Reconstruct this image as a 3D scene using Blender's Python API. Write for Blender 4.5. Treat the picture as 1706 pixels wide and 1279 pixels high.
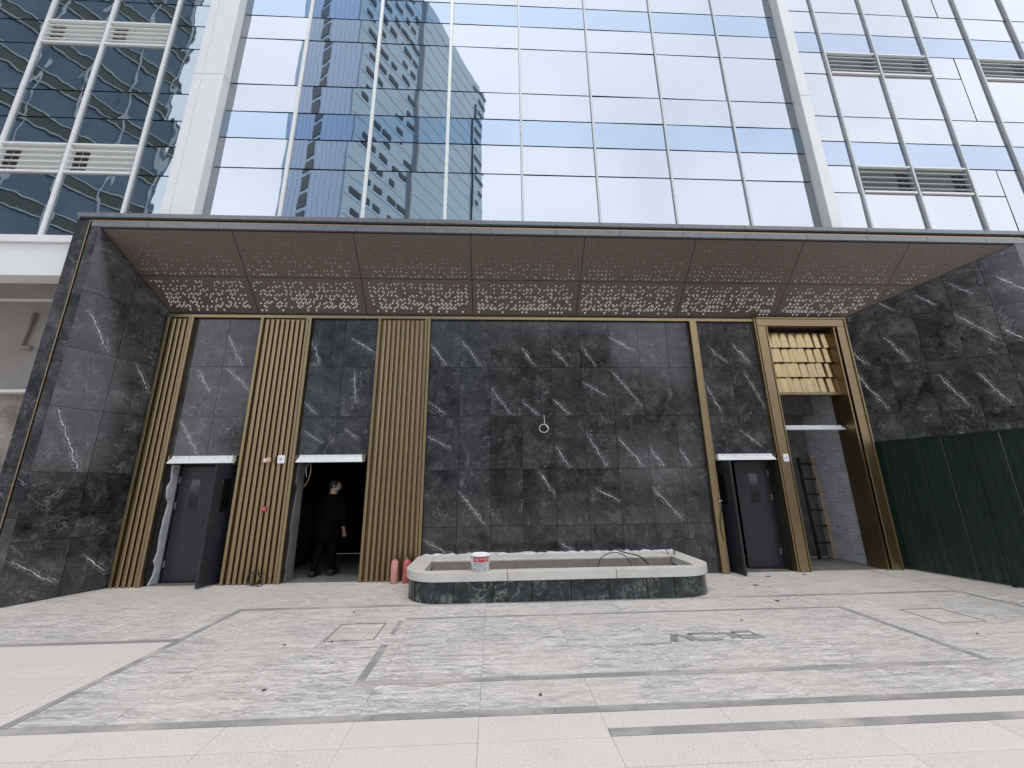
import bpy, bmesh, math, random
from mathutils import Vector, Matrix
random.seed(7)
sc = bpy.context.scene
for o in list(bpy.data.objects): bpy.data.objects.remove(o)
COL = sc.collection
R = math.radians
# ------------------------------------------------------------------ camera
CAM_D, CAM_H = 7.530, 1.60            # metres in front of the rear stone wall (Y = 0), eye height
cd = bpy.data.cameras.new('camera'); cd.sensor_width = 36; cd.lens = 13.78; cd.clip_start = .05; cd.clip_end = 3000
cam = bpy.data.objects.new('camera', cd); COL.objects.link(cam)
_r, _u, _f = Vector((.998869, -.046104, -.011634)), Vector((-.000156, -.247847, .968799)), Vector((.047549, .967702, .247574))
cam.matrix_world = Matrix(((_r.x, _u.x, -_f.x, 0), (_r.y, _u.y, -_f.y, -CAM_D), (_r.z, _u.z, -_f.z, CAM_H), (0, 0, 0, 1)))
sc.camera = cam
# ------------------------------------------------------------------ sky, sun, exposure
SUN_EL, SUN_AZ = R(74), R(200)        # soft sun high behind the camera
w = bpy.data.worlds.new('World'); sc.world = w; w.use_nodes = True
nt = w.node_tree; nt.nodes.clear()
def wn(t, **k):
    n = nt.nodes.new(t)
    for a, b in k.items(): setattr(n, a, b)
    return n
sky = wn('ShaderNodeTexSky', sky_type='NISHITA', sun_disc=False, sun_elevation=SUN_EL, sun_rotation=SUN_AZ, dust_density=3.0, air_density=1.0)
tc = wn('ShaderNodeTexCoord'); nz = wn('ShaderNodeTexNoise')
nz.inputs['Scale'].default_value = 2.2; nz.inputs['Detail'].default_value = 5; nz.inputs['Roughness'].default_value = .55
rp = wn('ShaderNodeValToRGB'); rp.color_ramp.elements[0].position = .36; rp.color_ramp.elements[1].position = .64
rp.color_ramp.elements[0].color = (.72, .72, .72, 1); rp.color_ramp.elements[1].color = (1, 1, 1, 1)
mx = wn('ShaderNodeMix', data_type='RGBA'); mx.inputs['B'].default_value = (9.7, 10.0, 10.7, 1)
bg = wn('ShaderNodeBackground'); bg.inputs['Strength'].default_value = .105; ow = wn('ShaderNodeOutputWorld')
L = nt.links.new
L(tc.outputs['Generated'], nz.inputs['Vector']); L(nz.outputs['Fac'], rp.inputs['Fac']); L(rp.outputs['Color'], mx.inputs['Factor'])
L(sky.outputs['Color'], mx.inputs['A']); L(mx.outputs['Result'], bg.inputs['Color']); L(bg.outputs['Background'], ow.inputs['Surface'])
sd = bpy.data.lights.new('sun', 'SUN'); sd.energy = .6; sd.angle = R(12); sd.color = (1, .96, .9)
sun = bpy.data.objects.new('sun', sd); COL.objects.link(sun); sun.location = (0, -20, 40)
_d = Vector((math.sin(SUN_AZ) * math.cos(SUN_EL), math.cos(SUN_AZ) * math.cos(SUN_EL), math.sin(SUN_EL)))
sun.rotation_euler = _d.to_track_quat('Z', 'Y').to_euler()
vs = sc.view_settings; vs.view_transform = 'Standard'; vs.look = 'None'; vs.gamma = 1; vs.exposure = 0.98; vs.use_curve_mapping = False
sc.render.resolution_x, sc.render.resolution_y = 1024, 768

# ------------------------------------------------------------------ material helper
class NT:
    def __init__(s, name):
        s.m = bpy.data.materials.new(name); s.m.use_nodes = True; s.t = s.m.node_tree; s.t.nodes.clear()
        s.out = s.n('ShaderNodeOutputMaterial'); s.b = s.n('ShaderNodeBsdfPrincipled'); s.l(s.b.outputs[0], s.out.inputs[0])
    def n(s, t, **k):
        n = s.t.nodes.new(t)
        for a, b in k.items(): setattr(n, a, b)
        return n
    def l(s, a, b): s.t.links.new(a, b)
    def put(s, sock, v):
        if hasattr(v, 'is_output'): s.l(v, sock)
        elif v is not None:
            sock.default_value = (*v, 1) if isinstance(v, (tuple, list)) and len(v) == 3 and sock.type == 'RGBA' else v
    def math(s, op, a, b=None, c=None, clamp=False):
        n = s.n('ShaderNodeMath', operation=op, use_clamp=clamp)
        for i, v in enumerate((a, b, c)): s.put(n.inputs[i], v)
        return n.outputs[0]
    def vm(s, op, a, b=None):
        n = s.n('ShaderNodeVectorMath', operation=op); s.put(n.inputs[0], a); s.put(n.inputs[1], b)
        return n.outputs['Value'] if op in ('DOT_PRODUCT', 'LENGTH', 'DISTANCE') else n.outputs[0]
    def mix(s, f, a, b, blend='MIX'):
        n = s.n('ShaderNodeMix', data_type='RGBA', blend_type=blend); s.put(n.inputs['Factor'], f); s.put(n.inputs['A'], a); s.put(n.inputs['B'], b)
        return n.outputs['Result']
    def ramp(s, f, p0, p1, a=0., b=1.):
        n = s.n('ShaderNodeMapRange', clamp=True); s.put(n.inputs[0], f)
        for i, v in enumerate((p0, p1, a, b)): n.inputs[i + 1].default_value = v
        return n.outputs[0]
    def noise(s, vec, scale, detail=4, rough=.5, col=False, dist=0):
        n = s.n('ShaderNodeTexNoise'); s.put(n.inputs['Vector'], vec)
        for k, v in (('Scale', scale), ('Detail', detail), ('Roughness', rough), ('Distortion', dist)): n.inputs[k].default_value = v
        return n.outputs['Color' if col else 'Fac']
    def obj(s, scale=(1, 1, 1), rot=(0, 0, 0), rnd=True):
        t = s.n('ShaderNodeTexCoord'); v = t.outputs['Object']
        if rnd:
            i = s.n('ShaderNodeObjectInfo'); c = s.n('ShaderNodeCombineXYZ'); 
            r = s.math('MULTIPLY', i.outputs['Random'], 91.); s.l(r, c.inputs[0]); s.l(s.math('MULTIPLY', i.outputs['Random'], 53.), c.inputs[1]); s.l(s.math('MULTIPLY', i.outputs['Random'], 37.), c.inputs[2])
            v = s.vm('ADD', v, c.outputs[0])
        m = s.n('ShaderNodeMapping'); s.l(v, m.inputs['Vector']); m.inputs['Scale'].default_value = scale; m.inputs['Rotation'].default_value = rot
        return m.outputs[0]
    def pos(s, scale=(1, 1, 1)):
        g = s.n('ShaderNodeNewGeometry'); m = s.n('ShaderNodeMapping'); s.l(g.outputs['Position'], m.inputs['Vector']); m.inputs['Scale'].default_value = scale
        return m.outputs[0]
    def rnd(s): return s.n('ShaderNodeObjectInfo').outputs['Random']
    def set(s, col=None, rough=None, metal=None, spec=None, bump=None, bs=.3, bd=.01, **k):
        b = s.b.inputs
        s.put(b['Base Color'], col); s.put(b['Roughness'], rough); s.put(b['Metallic'], metal); s.put(b['Specular IOR Level'], spec)
        for kk, v in k.items(): s.put(b[kk.replace('_', ' ')], v)
        if bump is not None:
            n = s.n('ShaderNodeBump'); n.inputs['Strength'].default_value = bs; n.inputs['Distance'].default_value = bd; s.l(bump, n.inputs['Height']); s.l(n.outputs[0], b['Normal'])
        return s.m
def simple(name, col, rough=.5, metal=0., var=.12, scale=6., bs=.0, grime=0., gcol=(.2, .18, .15)):
    s = NT(name); v = s.obj(); n = s.noise(v, scale, 5, .6)
    lo = tuple(c * (1 - var) for c in col); hi = tuple(min(1, c * (1 + var)) for c in col)
    c = s.mix(n, lo, hi)
    if grime:
        c = s.mix(s.math('MULTIPLY', s.ramp(s.noise(v, 2.3, 6, .65), .45, .75), grime), c, gcol)
    return s.set(c, s.ramp(n, .2, .8, max(0, rough - .08), min(1, rough + .08)), metal, bump=n if bs else None, bs=bs)

def make_dark_stone():
    s = NT('dark_marble'); v = s.obj()
    t = s.n('ShaderNodeTexCoord').outputs['Generated']
    info = s.n('ShaderNodeObjectInfo'); sep = s.n('ShaderNodeSeparateColor'); s.l(info.outputs['Color'], sep.inputs[0])
    sg = s.n('ShaderNodeSeparateXYZ'); s.l(t, sg.inputs[0])
    jit = s.noise(v, 7, 5, .62, col=True); sj = s.n('ShaderNodeSeparateColor'); s.l(jit, sj.inputs[0])
    px = s.math('MULTIPLY', s.math('ADD', sg.outputs[0], s.math('MULTIPLY', s.math('SUBTRACT', sj.outputs[0], .5), .20)), .61)
    py = s.math('SUBTRACT', 1., s.math('ADD', sg.outputs[2], s.math('MULTIPLY', s.math('SUBTRACT', sj.outputs[1], .5), .11)))
    def comb(a, b): c = s.n('ShaderNodeCombineXYZ'); s.put(c.inputs[0], a); s.put(c.inputs[1], b); return c.outputs[0]
    P = comb(px, py); A = comb(s.math('MULTIPLY', sep.outputs[0], .61), sep.outputs[1]); B = comb(s.math('MULTIPLY', sep.outputs[2], .61), info.outputs['Alpha'])
    AB = s.vm('SUBTRACT', B, A); AP = s.vm('SUBTRACT', P, A); l2 = s.math('ADD', s.vm('DOT_PRODUCT', AB, AB), 1e-4)
    h = s.math('DIVIDE', s.vm('DOT_PRODUCT', AP, AB), l2, clamp=True)
    sc_ = s.n('ShaderNodeVectorMath', operation='SCALE'); s.l(AB, sc_.inputs[0]); s.l(h, sc_.inputs['Scale'])
    dist = s.vm('LENGTH', s.vm('SUBTRACT', AP, sc_.outputs[0]))
    on = s.math('GREATER_THAN', l2, .006)
    brk = s.ramp(s.noise(v, 22, 4, .7), .3, .58)
    taper = s.math('MULTIPLY', s.ramp(h, 0, .25, .35, 1), s.ramp(h, .7, 1, 1, .25))
    wd = s.math('MULTIPLY', s.math('MULTIPLY', s.ramp(s.noise(v, 13, 4, .7), .3, .7, .25, 1.5), taper), .008)
    core = s.math('MULTIPLY', s.math('SUBTRACT', 1., s.math('DIVIDE', dist, wd), clamp=True), s.math('MULTIPLY', brk, on))
    core = s.math('POWER', core, .6)
    off2 = s.math('MULTIPLY', s.noise(v, 5, 3, .6), .075)
    side = s.math('MULTIPLY', s.math('MULTIPLY', s.ramp(s.math('ABSOLUTE', s.math('SUBTRACT', dist, off2)), 0, .0035, .6, 0), s.ramp(s.noise(v, 16, 4, .7), .44, .6)), s.math('MULTIPLY', on, s.ramp(h, .02, .2)))
    side = s.math('MULTIPLY', side, s.math('LESS_THAN', h, .98))
    core = s.math('MAXIMUM', core, side)
    halo = s.math('MULTIPLY', s.ramp(dist, 0, .075, .55, 0), s.math('MULTIPLY', s.ramp(s.noise(v, 34, 5, .75), .5, .66), on))
    # faint hairline web
    w1 = s.math('ABSOLUTE', s.math('SUBTRACT', s.noise(v, 1.7, 5, .62, dist=.6), .5))
    web = s.math('MULTIPLY', s.ramp(w1, 0, .009, .42, 0), s.ramp(s.noise(v, 2.6, 3), .46, .66))
    cloud = s.noise(v, 3.0, 9, .72, dist=.4)
    streak = s.noise(s.obj((3, 3, 26)), 2.2, 4, .6)
    f = s.math('ADD', s.ramp(cloud, .32, .74), s.ramp(streak, .42, .75, 0, .32))
    f = s.math('ADD', f, s.ramp(info.outputs['Random'], 0, 1, -.16, .12))
    patch = s.math('MULTIPLY', s.ramp(s.noise(v, 1.6, 6, .7, dist=.8), .48, .74), s.ramp(s.noise(v, 9, 8, .78), .36, .66))
    base = s.mix(s.math('MULTIPLY', f, .68, clamp=True), (.0075, .0075, .0085), (.085, .084, .085))
    base = s.mix(s.math('MULTIPLY', patch, .62), base, (.21, .208, .208))
    scr = s.math('ABSOLUTE', s.math('SUBTRACT', s.noise(s.obj((1, 1, .45), (0, R(35), 0)), 5.5, 7, .7, dist=.9), .5))
    base = s.mix(s.math('MULTIPLY', s.ramp(scr, 0, .012, .4, 0), s.ramp(s.noise(v, 3.7, 3), .5, .64)), base, (.42, .42, .42))
    base = s.mix(web, base, (.42, .42, .43))
    base = s.mix(halo, base, (.45, .45, .46))
    base = s.mix(core, base, (.74, .74, .74))
    return s.set(base, s.ramp(cloud, .3, .7, .07, .18), spec=.42, bump=cloud, bs=.04, bd=.004)
def make_plinth():
    s = NT('green_black_marble'); v = s.obj((1, 1, 1))
    w1 = s.math('ABSOLUTE', s.math('SUBTRACT', s.noise(v, 3.5, 6, .66, dist=1.2), .5))
    c = s.mix(s.ramp(s.noise(v, 5, 6, .65), .35, .75), (.006, .009, .011), (.045, .058, .058))
    c = s.mix(s.math('MULTIPLY', s.ramp(w1, 0, .03, .7, 0), s.ramp(s.noise(v, 4, 4), .42, .66)), c, (.33, .36, .35))
    return s.set(c, s.ramp(s.noise(v, 6, 4), .3, .7, .15, .35))
def make_brass(name='brushed_brass', col=(.36, .27, .155), rough=.38):
    s = NT(name); v = s.obj((1, 1, .02)); n = s.noise(v, 120, 3, .6); g = s.noise(s.obj(), 1.8, 5, .6)
    c = s.mix(n, tuple(x * .85 for x in col), tuple(x * 1.1 for x in col)); c = s.mix(s.ramp(s.rnd(), 0, 1, 0, .28), c, tuple(x * .62 for x in col)); c = s.mix(s.ramp(g, .5, .8, 0, .3), c, (.34, .28, .2))
    return s.set(c, s.ramp(n, .2, .8, rough - .06, rough + .1), 1.0, bump=n, bs=.05, bd=.002)
def make_glass(name, col, wave, rough=.015, cell=.9):
    s = NT(name); v = s.obj((1, 1, .55)); n = s.noise(v, cell, 2, .45)
    s2 = s.rnd(); c = s.mix(s.ramp(s2, 0, 1), tuple(x * .97 for x in col), tuple(min(1, x * 1.03) for x in col))
    return s.set(c, rough, 1.0, bump=n, bs=1.0, bd=wave)
def make_floor_marble():
    s = NT('streaked_grey_marble')
    v = s.obj((.8, 4.6, 1), (0, 0, R(10))); n = s.noise(v, 3.4, 10, .68, dist=1.1); fine = s.noise(s.obj((2.2, 22, 1), (0, 0, R(11))), 4.5, 6, .65, dist=.4)
    wisp = s.math('ABSOLUTE', s.math('SUBTRACT', s.noise(s.obj((.8, 6, 1), (0, 0, R(15))), 3.6, 6, .62, dist=1.6), .5))
    f = s.math('ADD', s.ramp(n, .40, .60, 0, .75), s.ramp(fine, .36, .66, -.1, .3), clamp=True)
    c = s.mix(f, (.235, .225, .215), (.60, .575, .545))
    c = s.mix(s.ramp(wisp, 0, .034, 1, 0), c, (.78, .755, .72))
    c = s.mix(s.ramp(s.rnd(), 0, 1, 0, .25), c, (.40, .385, .37))
    dust = s.ramp(s.noise(s.pos((.5, .55, 1)), 1.0, 6, .62), .44, .70, 0, .8)
    y = s.n('ShaderNodeSeparateXYZ'); s.l(s.pos(), y.inputs[0]); near = s.ramp(y.outputs[1], -2.4, -.4, 0, .55)
    dust = s.math('MAXIMUM', dust, s.math('MULTIPLY', near, s.ramp(s.noise(s.pos((.5, .9, 1)), 2.2, 5, .6), .3, .6, .35, 1)))
    c = s.mix(dust, c, (.58, .54, .50))
    c = s.mix(s.ramp(s.noise(s.pos((1, 1.7, 1)), 2.7, 7, .75), .56, .74, 0, .45), c, (.25, .235, .22))
    sp = s.noise(s.pos(), 160, 2, .6); c = s.mix(s.ramp(sp, .68, .78, 0, .5), c, (.2, .19, .18))
    return s.set(c, s.ramp(n, .3, .7, .42, .6), bump=s.noise(s.pos(), 90, 4), bs=.12, bd=.004)
def make_beige():
    s = NT('beige_granite'); a = s.noise(s.pos(), 95, 4, .7); b = s.noise(s.pos((.8, 1, 1)), 1.3, 5, .6); k = s.noise(s.pos((1, 2.2, 1)), 30, 3, .6)
    c = s.mix(s.ramp(a, .38, .62), (.47, .43, .395), (.68, .635, .60)); c = s.mix(s.ramp(k, .55, .72, 0, .5), c, (.46, .42, .4))
    c = s.mix(s.ramp(b, .4, .7, 0, .5), c, (.61, .565, .525)); c = s.mix(s.ramp(s.rnd(), 0, 1, 0, .2), c, (.44, .41, .385)); c = s.mix(s.ramp(s.noise(s.pos((1, 1.5, 1)), 2.1, 7, .75), .56, .75, 0, .35), c, (.3, .27, .25))
    return s.set(c, .6, bump=a, bs=.15, bd=.004)
def make_strip():
    s = NT('dark_granite_inlay'); a = s.noise(s.pos(), 110, 4, .7); d = s.noise(s.pos((.8, 1.6, 1)), 1.4, 5, .62)
    c = s.mix(s.ramp(a, .35, .65), (.17, .17, .175), (.28, .28, .28)); c = s.mix(s.ramp(d, .46, .66, .08, .9), c, (.48, .445, .41))
    return s.set(c, .55, bump=a, bs=.1, bd=.004)
def make_block():
    s = NT('painted_blockwork'); t = s.n('ShaderNodeTexCoord'); sp = s.n('ShaderNodeSeparateXYZ'); s.l(t.outputs['Object'], sp.inputs[0]); cb = s.n('ShaderNodeCombineXYZ'); s.l(sp.outputs[1], cb.inputs[0]); s.l(sp.outputs[2], cb.inputs[1])
    b = s.n('ShaderNodeTexBrick'); s.l(cb.outputs[0], b.inputs['Vector'])
    for k, v in (('Scale', 1), ('Brick Width', .24), ('Row Height', .07), ('Mortar Size', .008), ('Mortar Smooth', .4)): b.inputs[k].default_value = v
    b.inputs['Color1'].default_value = (.5, .51, .53, 1); b.inputs['Color2'].default_value = (.36, .37, .4, 1); b.inputs['Mortar'].default_value = (.55, .56, .58, 1)
    n = s.noise(s.obj(), 5, 5, .7); c = s.mix(s.ramp(n, .5, .75, 0, .6), b.outputs['Color'], (.22, .22, .23))
    return s.set(c, .85, bump=b.outputs['Fac'], bs=.6, bd=-.008)
def make_plaster(name, a, b, sc1=4.):
    s = NT(name); v = s.obj(); n = s.noise(v, sc1, 7, .7); return s.set(s.mix(s.ramp(n, .35, .7), a, b), .85, bump=n, bs=.25, bd=.01)
def make_timber():
    s = NT('raw_timber'); n = s.noise(s.obj((14, 14, 1.2)), 3, 5, .6); return s.set(s.mix(n, (.30, .20, .12), (.52, .38, .25)), .75, bump=n, bs=.2, bd=.004)
def make_hoarding():
    s = NT('dark_green_hoarding'); v = s.pos(); n = s.noise(v, 2.2, 6, .65)
    c = s.mix(n, (.003, .0135, .0092), (.0065, .026, .018))
    z = s.n('ShaderNodeSeparateXYZ'); s.l(v, z.inputs[0])
    splash = s.math('MULTIPLY', s.ramp(z.outputs[2], 0, .5, .8, 0), s.ramp(s.noise(v, 6, 6, .7), .42, .66))
    c = s.mix(splash, c, (.05, .052, .047)); c = s.mix(s.ramp(s.noise(s.pos((1, 1, .12)), 24, 5, .7), .62, .74, 0, .35), c, (.03, .042, .036))
    return s.set(c, s.ramp(n, .3, .7, .4, .6), bump=s.noise(v, 3, 3), bs=.25, bd=.02)
def cloth(name, col):
    s = NT(name); n = s.noise(s.obj((1, 1, .5)), 14, 5, .6); return s.set(s.mix(n, tuple(x * .7 for x in col), tuple(x * 1.4 for x in col)), .95, spec=.08, bump=n, bs=.5, bd=.02)
M = dict(
    stone=make_dark_stone(), plinth=make_plinth(), brass=make_brass(), brassb=make_brass('satin_brass_sheet', (.40, .30, .165), .28),
    letter=simple('worn_letter_inlay', (.21, .205, .20), .6, 0, .3, 9, grime=.6, gcol=(.42, .39, .36)), coverj=simple('cover_gap', (.13, .125, .12), .8),
    brass_shade=make_brass('brass_groove_shade', (.25, .185, .105), .45), mortar=simple('paving_joint', (.36, .34, .32), .9),  # screen backing: brass darkened in colour for the shade between battens
    glass=make_glass('reflective_vision_glass', (.375, .40, .435), .0019, cell=1.25), glassb=make_glass('blue_spandrel_glass', (.285, .355, .44), .0019, cell=1.25),
    glassl=make_glass('wavy_dark_glass', (.27, .31, .345), .0055, cell=1.4),
    glassr=make_glass('pale_vision_glass', (.39, .405, .43), .0010), glassrb=make_glass('pale_blue_spandrel_glass', (.30, .345, .43), .0010),
    marble=make_floor_marble(), beige=make_beige(), strip=make_strip(), block=make_block(), timber=make_timber(),
    alu=simple('white_aluminium', (.74, .75, .74), .38, 0, .05, 3, grime=.15, gcol=(.5, .5, .48)),
    fin=simple('silver_aluminium_fin', (.50, .52, .53), .35, .25, .08, 3),
    core=simple('dark_gasket', (.02, .022, .025), .6), louvred=simple('louvre_grey_green', (.17, .185, .175), .5), louvre=simple('louvre_white', (.62, .63, .61), .5),  # right-wing louvres have a darker grey-green backing
    fascia=simple('polished_grey_granite', (.15, .155, .17), .22, 0, .4, 14),
    ceil=simple('bronze_anodised_panel', (.105, .082, .066), .42, .3, .10, 2), perf=simple('pale_perforation_backing', (.78, .76, .75), .6, 0, .04),
    joint=simple('shadow_gap', (.012, .011, .010), .7), door=simple('slate_door_paint', (.017, .020, .025), .42, 0, .15, 3, grime=.25, gcol=(.05, .05, .05)),
    dglass=simple('dark_door_glass', (.006, .007, .008), .08), steel=simple('bare_steel', (.45, .45, .45), .35, .9),
    header=simple('white_header_paint', (.74, .75, .76), .4, 0, .06, 5, grime=.25, gcol=(.45, .44, .42)),
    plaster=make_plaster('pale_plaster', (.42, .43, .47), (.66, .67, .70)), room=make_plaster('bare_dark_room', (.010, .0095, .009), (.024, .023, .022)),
    render=make_plaster('brown_grey_render', (.25, .232, .21), (.32, .30, .275), 1.2), roomr=make_plaster('bare_concrete_room', (.10, .095, .09), (.19, .18, .17)),
    dusty=make_plaster('dusty_sheet', (.13, .105, .085), (.42, .38, .34), 1.6),
    cap=simple('cream_coping_stone', (.57, .55, .515), .5, 0, .10, 9, grime=.5, gcol=(.40, .37, .335)), soil=simple('trough_mortar', (.215, .195, .175), .9, 0, .3, 12, bs=.4),
    green=make_hoarding(), greenl=simple('green_hoarding_rib', (.005, .013, .010), .45),
    black=simple('black_rubber', (.012, .012, .012), .5), red=simple('red_paint', (.44, .035, .04), .45, 0, .2, 12, grime=.3, gcol=(.5, .4, .38)), pink=simple('faded_red_paint', (.60, .26, .25), .55, 0, .15, 8, grime=.35, gcol=(.55, .42, .4)),
    redd=simple('dusty_red_paint', (.5, .10, .10), .5, 0, .2, 10, grime=.3, gcol=(.5, .4, .38)), white=simple('white_plastic', (.8, .8, .8), .4),
    peach=simple('taped_cardboard', (.62, .36, .25), .7), greyp=simple('grey_plastic', (.36, .39, .41), .4), pail=simple('pail_tin', (.66, .66, .65), .4, .1, .1, 8, grime=.35, gcol=(.4, .38, .36)),
    skin=simple('skin', (.50, .31, .22), .5), coat=cloth('black_cloth', (.0022, .0022, .0026)), trouser=cloth('charcoal_cloth', (.003, .0033, .0042)), hair=simple('black_hair', (.008, .007, .007), .5), mask=simple('pale_mask', (.35, .42, .5), .7),
    bark=simple('bark', (.09, .07, .05), .9), leaf=simple('leaf', (.05, .085, .03), .6, 0, .4), leafd=simple('dry_scrap', (.08, .065, .05), .85),
    tblue=simple('tower_blue_glass', (.36, .48, .63), .25, .5, .12, .15), tteal=simple('tower_teal_glass', (.40, .51, .57), .25, .5, .12, .15), trec=simple('tower_recess', (.10, .15, .2), .4), tdark=simple('tower_opening', (.03, .04, .05), .4),
    lglass=simple('neighbour_glass', (.13, .18, .23), .15, .2, .4, .25), lband=simple('neighbour_band', (.10, .11, .09), .5), lfin=simple('neighbour_fin', (.55, .58, .6), .4),
    stucco=make_plaster('grey_render_block', (.18, .18, .18), (.26, .26, .26), .4), ground=simple('far_asphalt', (.12, .12, .12), .8),
)
# ------------------------------------------------------------------ mesh helpers
def link(o, parent=None):
    COL.objects.link(o)
    if parent is not None: o.parent = parent
    return o
def tag(o, label=None, cat=None, group=None, kind=None):
    for k, v in (('label', label), ('category', cat), ('group', group), ('kind', kind)):
        if v: o[k] = v
    return o
def empty(name, loc=(0, 0, 0), rz=0, parent=None):
    o = bpy.data.objects.new(name, None); o.location = loc; o.rotation_euler = (0, 0, rz); o.empty_display_size = .2
    return link(o, parent)
def from_py(name, vs_, fs, mat, parent=None, loc=(0, 0, 0), rot=(0, 0, 0), smooth=False):
    me = bpy.data.meshes.new(name); me.from_pydata([tuple(v) for v in vs_], [], fs); me.materials.append(M[mat]); me.update()
    if smooth: me.polygons.foreach_set('use_smooth', [True] * len(me.polygons))
    o = bpy.data.objects.new(name, me); o.location = loc; o.rotation_euler = rot
    return link(o, parent)
_bc = {}
BF = [(0, 2, 3, 1), (4, 5, 7, 6), (0, 1, 5, 4), (2, 6, 7, 3), (0, 4, 6, 2), (1, 3, 7, 5)]
def box_mesh(w_, d_, h_, mat, bev=0.):
    k = (round(w_, 4), round(d_, 4), round(h_, 4), mat, bev)
    if k in _bc: return _bc[k]
    me = bpy.data.meshes.new('box'); a, b, c = w_ / 2, d_ / 2, h_ / 2
    me.from_pydata([(x, y, z) for x in (-a, a) for y in (-b, b) for z in (-c, c)], [], BF)
    bm = bmesh.new(); bm.from_mesh(me); bmesh.ops.recalc_face_normals(bm, faces=bm.faces)
    if bev: bmesh.ops.bevel(bm, geom=bm.edges[:], offset=bev, segments=1, affect='EDGES')
    bm.to_mesh(me); bm.free(); me.materials.append(M[mat]); _bc[k] = me
    return me
def box(name, x0, x1, y0, y1, z0, z1, mat, parent=None, bev=0., rot=(0, 0, 0)):
    o = bpy.data.objects.new(name, box_mesh(x1 - x0, y1 - y0, z1 - z0, mat, bev)); o.location = ((x0 + x1) / 2, (y0 + y1) / 2, (z0 + z1) / 2); o.rotation_euler = rot
    return link(o, parent)
def boxes(name, lst, mat, parent=None):
    v, f = [], []
    for x0, x1, y0, y1, z0, z1 in lst:
        b = len(v); v += [(x, y, z) for x in (x0, x1) for y in (y0, y1) for z in (z0, z1)]; f += [tuple(i + b for i in q) for q in BF]
    o = from_py(name, v, f, mat, parent); fixn(o); return o
def fixn(o):
    bm = bmesh.new(); bm.from_mesh(o.data); bmesh.ops.recalc_face_normals(bm, faces=bm.faces); bm.to_mesh(o.data); bm.free()
def prism(name, poly, y0, y1, mat, parent=None, loc=(0, 0, 0), rot=(0, 0, 0), center=True):
    """poly in (x, z), extruded along local y"""
    cx = sum(p[0] for p in poly) / len(poly) if center else 0; cz = sum(p[1] for p in poly) / len(poly) if center else 0
    n = len(poly); v = [(x - cx, y0, z - cz) for x, z in poly] + [(x - cx, y1, z - cz) for x, z in poly]
    f = [tuple(range(n)), tuple(range(2 * n - 1, n - 1, -1))] + [(i, i + n, (i + 1) % n + n, (i + 1) % n) for i in range(n)]
    o = from_py(name, v, f, mat, parent, (loc[0] + cx, loc[1], loc[2] + cz), rot); fixn(o)
    return o
def clip(poly, a, b, c):
    """keep a*x + b*y <= c"""
    out = []
    for i, p in enumerate(poly):
        q = poly[(i + 1) % len(poly)]; dp, dq = a * p[0] + b * p[1] - c, a * q[0] + b * q[1] - c
        if dp <= 0: out.append(p)
        if dp * dq < 0: t = dp / (dp - dq); out.append((p[0] + t * (q[0] - p[0]), p[1] + t * (q[1] - p[1])))
    return out
def lathe(name, prof, mat, parent=None, loc=(0, 0, 0), seg=24, rot=(0, 0, 0)):
    v, f = [], []
    for r_, z in prof: v += [(r_ * math.cos(2 * math.pi * i / seg), r_ * math.sin(2 * math.pi * i / seg), z) for i in range(seg)]
    for k in range(len(prof) - 1):
        for i in range(seg): j = (i + 1) % seg; f.append((k * seg + i, k * seg + j, (k + 1) * seg + j, (k + 1) * seg + i))
    f += [tuple(range(seg - 1, -1, -1)), tuple((len(prof) - 1) * seg + i for i in range(seg))]
    o = from_py(name, v, f, mat, parent, loc, rot, True); fixn(o); return o
def tube(name, pts, rad, mat, parent=None, seg=6, smooth_pts=True):
    P = [Vector(p) for p in pts]
    if smooth_pts and len(P) > 2:
        Q = []
        for i in range(len(P) - 1):
            p0, p1, p2, p3 = P[max(i - 1, 0)], P[i], P[i + 1], P[min(i + 2, len(P) - 1)]
            for k in range(6):
                t = k / 6; Q.append(.5 * ((2 * p1) + (p2 - p0) * t + (2 * p0 - 5 * p1 + 4 * p2 - p3) * t * t + (3 * p1 - p0 - 3 * p2 + p3) * t ** 3))
        P = Q + [P[-1]]
    v, f = [], []
    for i, p in enumerate(P):
        d = (P[min(i + 1, len(P) - 1)] - P[max(i - 1, 0)]).normalized(); a = d.orthogonal().normalized() if i == 0 else (a - d * a.dot(d)).normalized(); b = d.cross(a)
        rr = rad[i * (len(rad) - 1) // max(1, len(P) - 1)] if isinstance(rad, (list, tuple)) else rad
        v += [p + rr * (math.cos(2 * math.pi * k / seg) * a + math.sin(2 * math.pi * k / seg) * b) for k in range(seg)]
    for i in range(len(P) - 1):
        for k in range(seg): j = (k + 1) % seg; f.append((i * seg + k, i * seg + j, (i + 1) * seg + j, (i + 1) * seg + k))
    f += [tuple(range(seg - 1, -1, -1)), tuple((len(P) - 1) * seg + k for k in range(seg))]
    o = from_py(name, v, f, mat, parent, smooth=True); fixn(o); return o

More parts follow.
